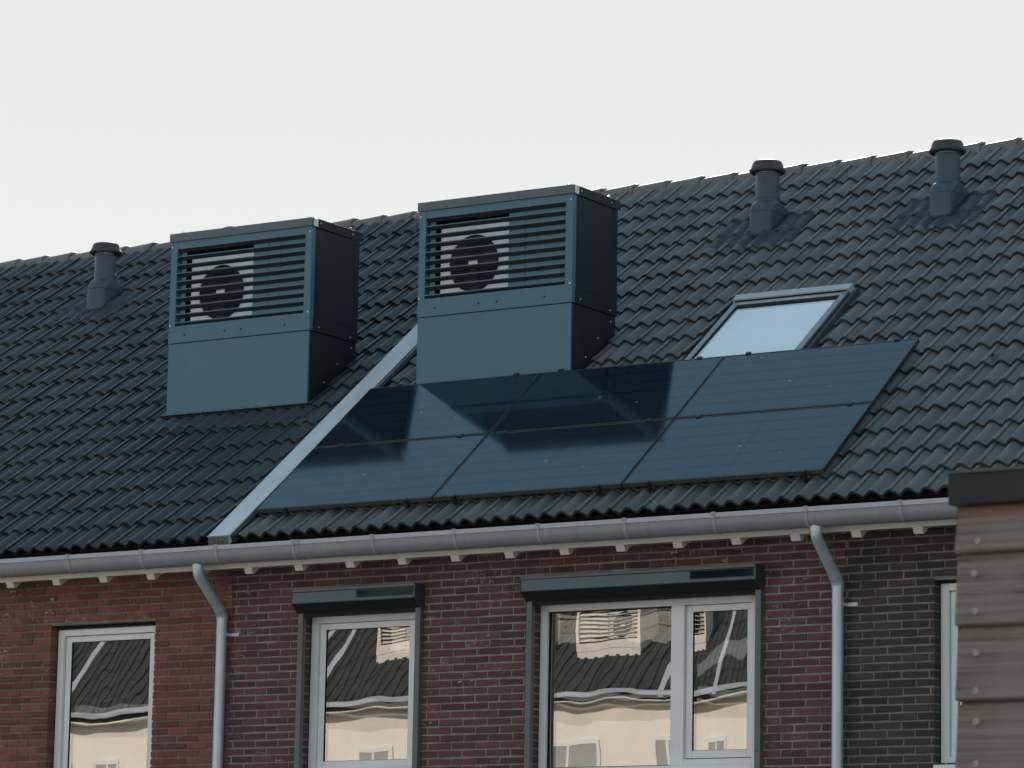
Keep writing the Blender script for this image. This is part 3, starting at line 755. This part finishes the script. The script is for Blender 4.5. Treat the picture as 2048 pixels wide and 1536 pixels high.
    for (y, z) in ((D-.09, .60), (D-.30, .42), (D-.50, .22)): rv(W-.010, y, z, 'x', .007)
    kid('rivets', q, 'rivet')
    q = MB()
    for x in (-.61, -.155, .03, .52): q.tube([(x, .001, z1+.07), (x, -.003, z1+.07)], .0085, 10)
    kid('bolt_holes', q, 'black')
    return t
u = unit(); UZ = 6.985
UZ -= .030; u.location = (-3.955, 1.493, UZ); tag(u, 'teal grey louvred rooftop unit on the left house roof, with a dome on its lid', 'rooftop unit', 'louvred heat pump housings on the roof')
u2 = copy_tree(u); u2.location = (-1.205, 1.493, UZ+.008); u2['label'] = 'teal grey louvred rooftop unit directly above the solar panels'
for ch in list(u2.children):
    for c2 in list(ch.children):
        if c2.name.startswith('lid_dome'): bpy.data.objects.remove(c2)

# ------------------------------------------------------------------ roof vents
def tile_surface(x, s, key):
    if key == 'left': w_, org = .3035, -7.66
    else: w_, org = TW, -.040
    xr = ((x-org)/w_) % 1.0; l = (s-S0) % GAUGE
    v = .805+xr
    return wave(v)+.030*(1-l/GAUGE)
def apron(q, cx, s_front, key, xl, xr, sb, sf):
    rnd = random.Random(int(cx*10)); 
    def fn(u, v):
        x = cx+xl+(xr-xl)*u; s = s_front+sb+(sf-sb)*v
        sk_ = .05*math.sin(u*7)*(1-v); s2 = s+sk_
        h = .5*max(tile_surface(x+dx, s2, key) for dx in (-.012, .012))+.5*(tile_surface(x, s2, key)*.3+.042)
        h = max(h, tile_surface(x, s2, key)+.002)+.005+.005*math.sin(x*17+s*9)*math.sin(s*13-x*7)+rnd.uniform(-.0008, .0008)
        if u in (0.0, 1.0) or v in (0.0, 1.0): h -= .012
        return Vector(RP(x, s2, h))
    q.grid(fn, 56, 40)
def vent(cx, s_front, key, label, ap):
    base = Vector(RP(cx, s_front, .055)); t = empty('roof_vent', base, label=label, cat='vent pipe', group='vent pipes near the ridge')
    bx, by, bz = base
    def sup(hx, y0, y1, z, p=5.5, n=40):
        out = []; cy_, hy = (y0+y1)/2, (y1-y0)/2
        for k in range(n):
            a_ = 2*math.pi*k/n; c, s = math.cos(a_), math.sin(a_)
            out.append((hx*math.copysign(abs(c)**(2/p), c), cy_+hy*math.copysign(abs(s)**(2/p), s), z))
        return out
    q = MB(); n = 40
    secs = [sup(.117, -.020, .48, -.06), sup(.116, -.012, .47, .03), sup(.114, -.008, .45, .20, 5), sup(.117, -.011, .455, .203, 5), sup(.117, -.011, .45, .212, 5)]
    secs += [sup(.1165, -.007, .438, .236, 4.5), sup(.115, .003, .413, .260, 4), sup(.1135, .020, .375, .281, 3.4), sup(.112, .040, .325, .298, 2.7), sup(.111, .054, .276, .309, 2.0), sup(.111, .054, .276, .345, 2.0)]
    vs = [v for g_ in secs for v in g_]
    q.add(vs, [(i*n+k, i*n+(k+1) % n, (i+1)*n+(k+1) % n, (i+1)*n+k) for i in range(len(secs)-1) for k in range(n)])
    q.build('vent_base', M['vent'], t, smooth=35)
    tcy = .165
    q = MB(); q.lathe([(.114, .335), (.114, .372), (.1095, .376), (.1095, .60)], 0, tcy, 40); q.build('vent_tube', M['vent'], t, smooth=40)
    q = MB(); q.lathe([(.10, .555), (.10, .60), (.150, .578), (.164, .590), (.166, .604), (.150, .622), (.138, .662), (.128, .682), (.10, .692), (.02, .695)], 0, tcy, 40); q.build('vent_cap', M['vent_cap'], t, smooth=30)
    q = MB(); q.lathe([(.112, .571), (.1145, .571), (.1145, .577), (.112, .577)], 0, tcy, 40)
    q.build('cap_ring', M['alu'], t)
    # flange that follows the slope
    q = MB()
    def slope(pt, h): return (pt[0], pt[1]*CA-h*SA-.02, pt[1]*SA+h*CA-.012)
    ring1 = sup(.130, -.03, .50, 0, 4.5); ring2 = sup(.133, -.035, .505, 0, 4.5)
    vs = [slope(p, -.035) for p in ring2]+[slope(p, -.002) for p in ring1]
    q.add(vs, [(k, (k+1) % n, n+(k+1) % n, n+k) for k in range(n)]+[tuple(range(n, 2*n))]); q.build('vent_flange', M['lead'], t, smooth=35)
    q = MB(); apron(q, cx, s_front, key, *ap); q.build('lead_apron', M['lead'], t, smooth=True, off=base)
vent(-7.430, 5.10, 'left', 'blue grey vent pipe at the left end of the roof, left of both louvred units', (-.42, .40, -.22, .35))
vent(.190, 5.134, 'mid', 'blue grey vent pipe left of the two at the right, above the roof window', (-.43, .42, -.26, .36))
vent(2.005, 5.093, 'mid', 'blue grey vent pipe nearest the right edge of the photo', (-.43, .40, -.24, .40))

for un, cx, key in ((u, -3.955, 'left'), (u2, -1.205, 'mid')):
    q = MB(); apron(q, cx, 2.30, key, -.93, .88, -.20, .05)
    q.build('lead_apron', M['lead'], un, smooth=True, off=un.location)

# ventilated tile with grille at the right
q = MB(); vx, vs_ = 3.70, 2.02
q.grid(lambda u, v: Vector(RP(3.58+.16*u, 2.14+.05*v, .055+.035*math.sin(math.pi*u)-.012*v)), 12, 2)
for k in range(9): 
    xx = 3.60+.015*k; q.grid(lambda u, v: Vector(RP(xx+.004*u, 2.135+.058*v, .062+.035*math.sin(math.pi*(xx-3.58)/.16)-.012*v)), 1, 1, 1)
q.build('vent_tile_grille', [M['rail'], M['black']], houses['right'][0], off=houses['right'][0].location)

# ------------------------------------------------------------------ shed at the right
SX, SY = 12.393, -17.80
sh = empty('garden_shed', (SX+1.2, SY+1.0, 0), label='wooden garden shed with weathered horizontal cladding and black roof trim at the right', cat='shed')
off = sh.location
b = MB(); rnd = random.Random(11)
z = 2.652; k = 0
bz = [2.649, 2.5455, 2.396, 2.2425, 2.09, 1.94, 1.79, 1.64, 1.49, 1.34, 1.19, 1.04, .89, .74, .59, .44, .29, .14, .0]
for i in range(len(bz)-1):
    zt, zb = bz[i], bz[i+1]
    j = rnd.uniform(-.0008, .0008)
    vs = []; cols = []
    tp = 1 if i == 0 else .45
    for (y, zz_, c) in ((-.006, zt, tp), (-.0065, zt-.010 if i == 0 else zt-.004, tp*.8), (-.0075, zt-.024 if i == 0 else zt-.010, 0), (-.022, zb+.014, 0), (-.023, zb+.011, 0), (-.018, zb+.007, .1), (.0, zb+.006, 0)):
        for x in [SX+j+.0]+[SX+.2*m_ for m_ in range(1, 13)]: vs.append((x, SY+y, zz_)); cols.append((c, 0, 0, 1))
    n = 13; base = len(b.v); b.v += vs; b.c += cols
    for a_ in range(6):
        for m_ in range(n-1): b.f.append((base+a_*n+m_, base+(a_+1)*n+m_, base+(a_+1)*n+m_+1, base+a_*n+m_+1)); b.m.append(0)
    # board end at the corner
    b.add([(SX+j, SY-.006, zt), (SX+j, SY-.022, zb+.012), (SX+j, SY+.0, zb+.006), (SX+j, SY+.0, zt)], [(0, 3, 2, 1)], 0, (0, 0, 0, 1))
b.box(SX+.004, SX+2.40, SY+.0005, SY+2.0, 0, 2.648)
b.build('cladding', M['wood'], sh, color=True, off=off)
b = MB()
scr = [(12.445, 2.574), (12.437, 2.508), (12.440, 2.430), (12.440, 2.345), (12.44, 2.268), (12.44, 2.205), (12.44, 2.12)]
for x, z in scr:
    for dx in (0, .6, 1.2): b.tube([(x+dx, SY-.025, z), (x+dx, SY-.012, z)], .0058, 14); b.tube([(x+dx-.001, SY-.0253, z), (x+dx-.001, SY-.0240, z)], .0018, 10, 1)
b.build('screws', [M['screw'], M['black']], sh, off=off)
b = MB(); b.box(SX-.010, SX+2.42, SY-.032, SY+2.04, 2.650, 2.7145); t_ = b.build('roof_trim', M['wood_black'], sh, bevel=.002, off=off)
b = MB(); b.box(SX-.012, SX+2.425, SY-.035, SY+2.045, 2.715, 2.7215); b.build('trim_edge', M['zinc_edge'], sh, off=off)

# ------------------------------------------------------------------ opposite row, seen in the window reflections
OY, OZ = -21.0, 6.25
op = empty('opposite_terrace', (-12, OY, 0), label='cream walled terrace with a dark tiled roof, mirrored in the window panes', cat='house')
off = op.location; X0, X1 = -34, 6
b = MB(); b.box(X0, X1, OY-9, OY, 0, OZ); b.build('plastered_wall', M['cream'], op, off=off)
b = MB(); 
b.prism([(OY+.35, OZ-.02), (OY-5, OZ-.02+5.35*.75), (OY-10, OZ-.02), (OY-10, OZ-.15), (OY+.3, OZ-.15)], X0-.1, X1+.1)
b.build('roof', M['opp_roof'], op, off=off)
q = MB(); 
ns = 34
for i in range(1, ns):
    s_ = i*.19; y = OY+.35-s_*CA; z = OZ-.02+s_*SA
    q.prism([(y, z+.004), (y-.02, z+.03), (y-.14, z+.11)], X0, X1)
q.build('tile_courses', M['opp_roof'], op, off=off)
q = MB()
x = X0
while x < X1:
    q.prism([(OY+.36, OZ-.03), (OY-5, OZ-.03+5.36*.75), (OY-5, OZ+.02+5.36*.75), (OY+.36, OZ+.02)], x, x+.09); x += .30
q.build('tile_rolls', M['opp_roof'], op, off=off)
q = MB(); q.box(X0, X1, OY+.31, OY+.42, OZ-.07, OZ+.02); q.build('gutter', M['gutter_lip'], op, off=off)
q = MB(); q.box(X0, X1, OY+.02, OY+.3, OZ-.17, OZ-.12); q.build('fascia', M['trim'], op, off=off)
for x, wd in ((-30.2, 1.9), (-27, 1.0), (-24.6, 1.9), (-21.6, 1.0), (-19.6, 1.9), (-16.3, 1.1), (-13.9, 1.9), (-10.6, 1.1), (-8.0, 1.9), (-5, 1.1), (-2, 1.9), (2, 1.1)):
    q = MB(); ring(q, x, x+wd, 3.6, 5.35, .09, OY-.02, OY+.03); q.box(x+.45*wd, x+.45*wd+.08, OY-.01, OY+.02, 3.69, 5.26)
    o = q.build('window', M['white'], op, off=off)
    q = MB(); q.box(x+.09, x+wd-.09, OY-.015, OY+.008, 3.69, 5.26); q.build('pane', M['opp_glass'], o, off=off)
for x in (-18.0, -18.9, -10.2, -5.1, -23):
    q = MB(); q.prism([(OY+.4, OZ), (OY-5, OZ+5.35*.75+.15), (OY-5, OZ+5.35*.75-.1), (OY+.4, OZ-.1)], x, x+.2); q.build('coping', M['coping'], op, off=off)
for i, x in enumerate((-12.3, -15.3)):
    c = copy_tree(u2); c.location = (x, OY-.75, OZ+.30); c.rotation_euler = (0, 0, math.pi); c.scale = (1.25, 1, 1.05)
    c['label'] = ('louvred rooftop unit mirrored in the big pane of the wide shuttered window', 'rooftop unit mirrored in the pane of the narrow shuttered window')[i]
    c['group'] = 'rooftop units mirrored in the windows'
    for o_ in c.children_recursive:
        for sl in o_.material_slots:
            nm = sl.material.name
            if nm.startswith(('teal', 'powder')): sl.link = 'OBJECT'; sl.material = M['cream']  # cream colour stands in for sunlight on the mirrored units
            elif nm.startswith('dressed'): bpy.data.objects.remove(o_); break
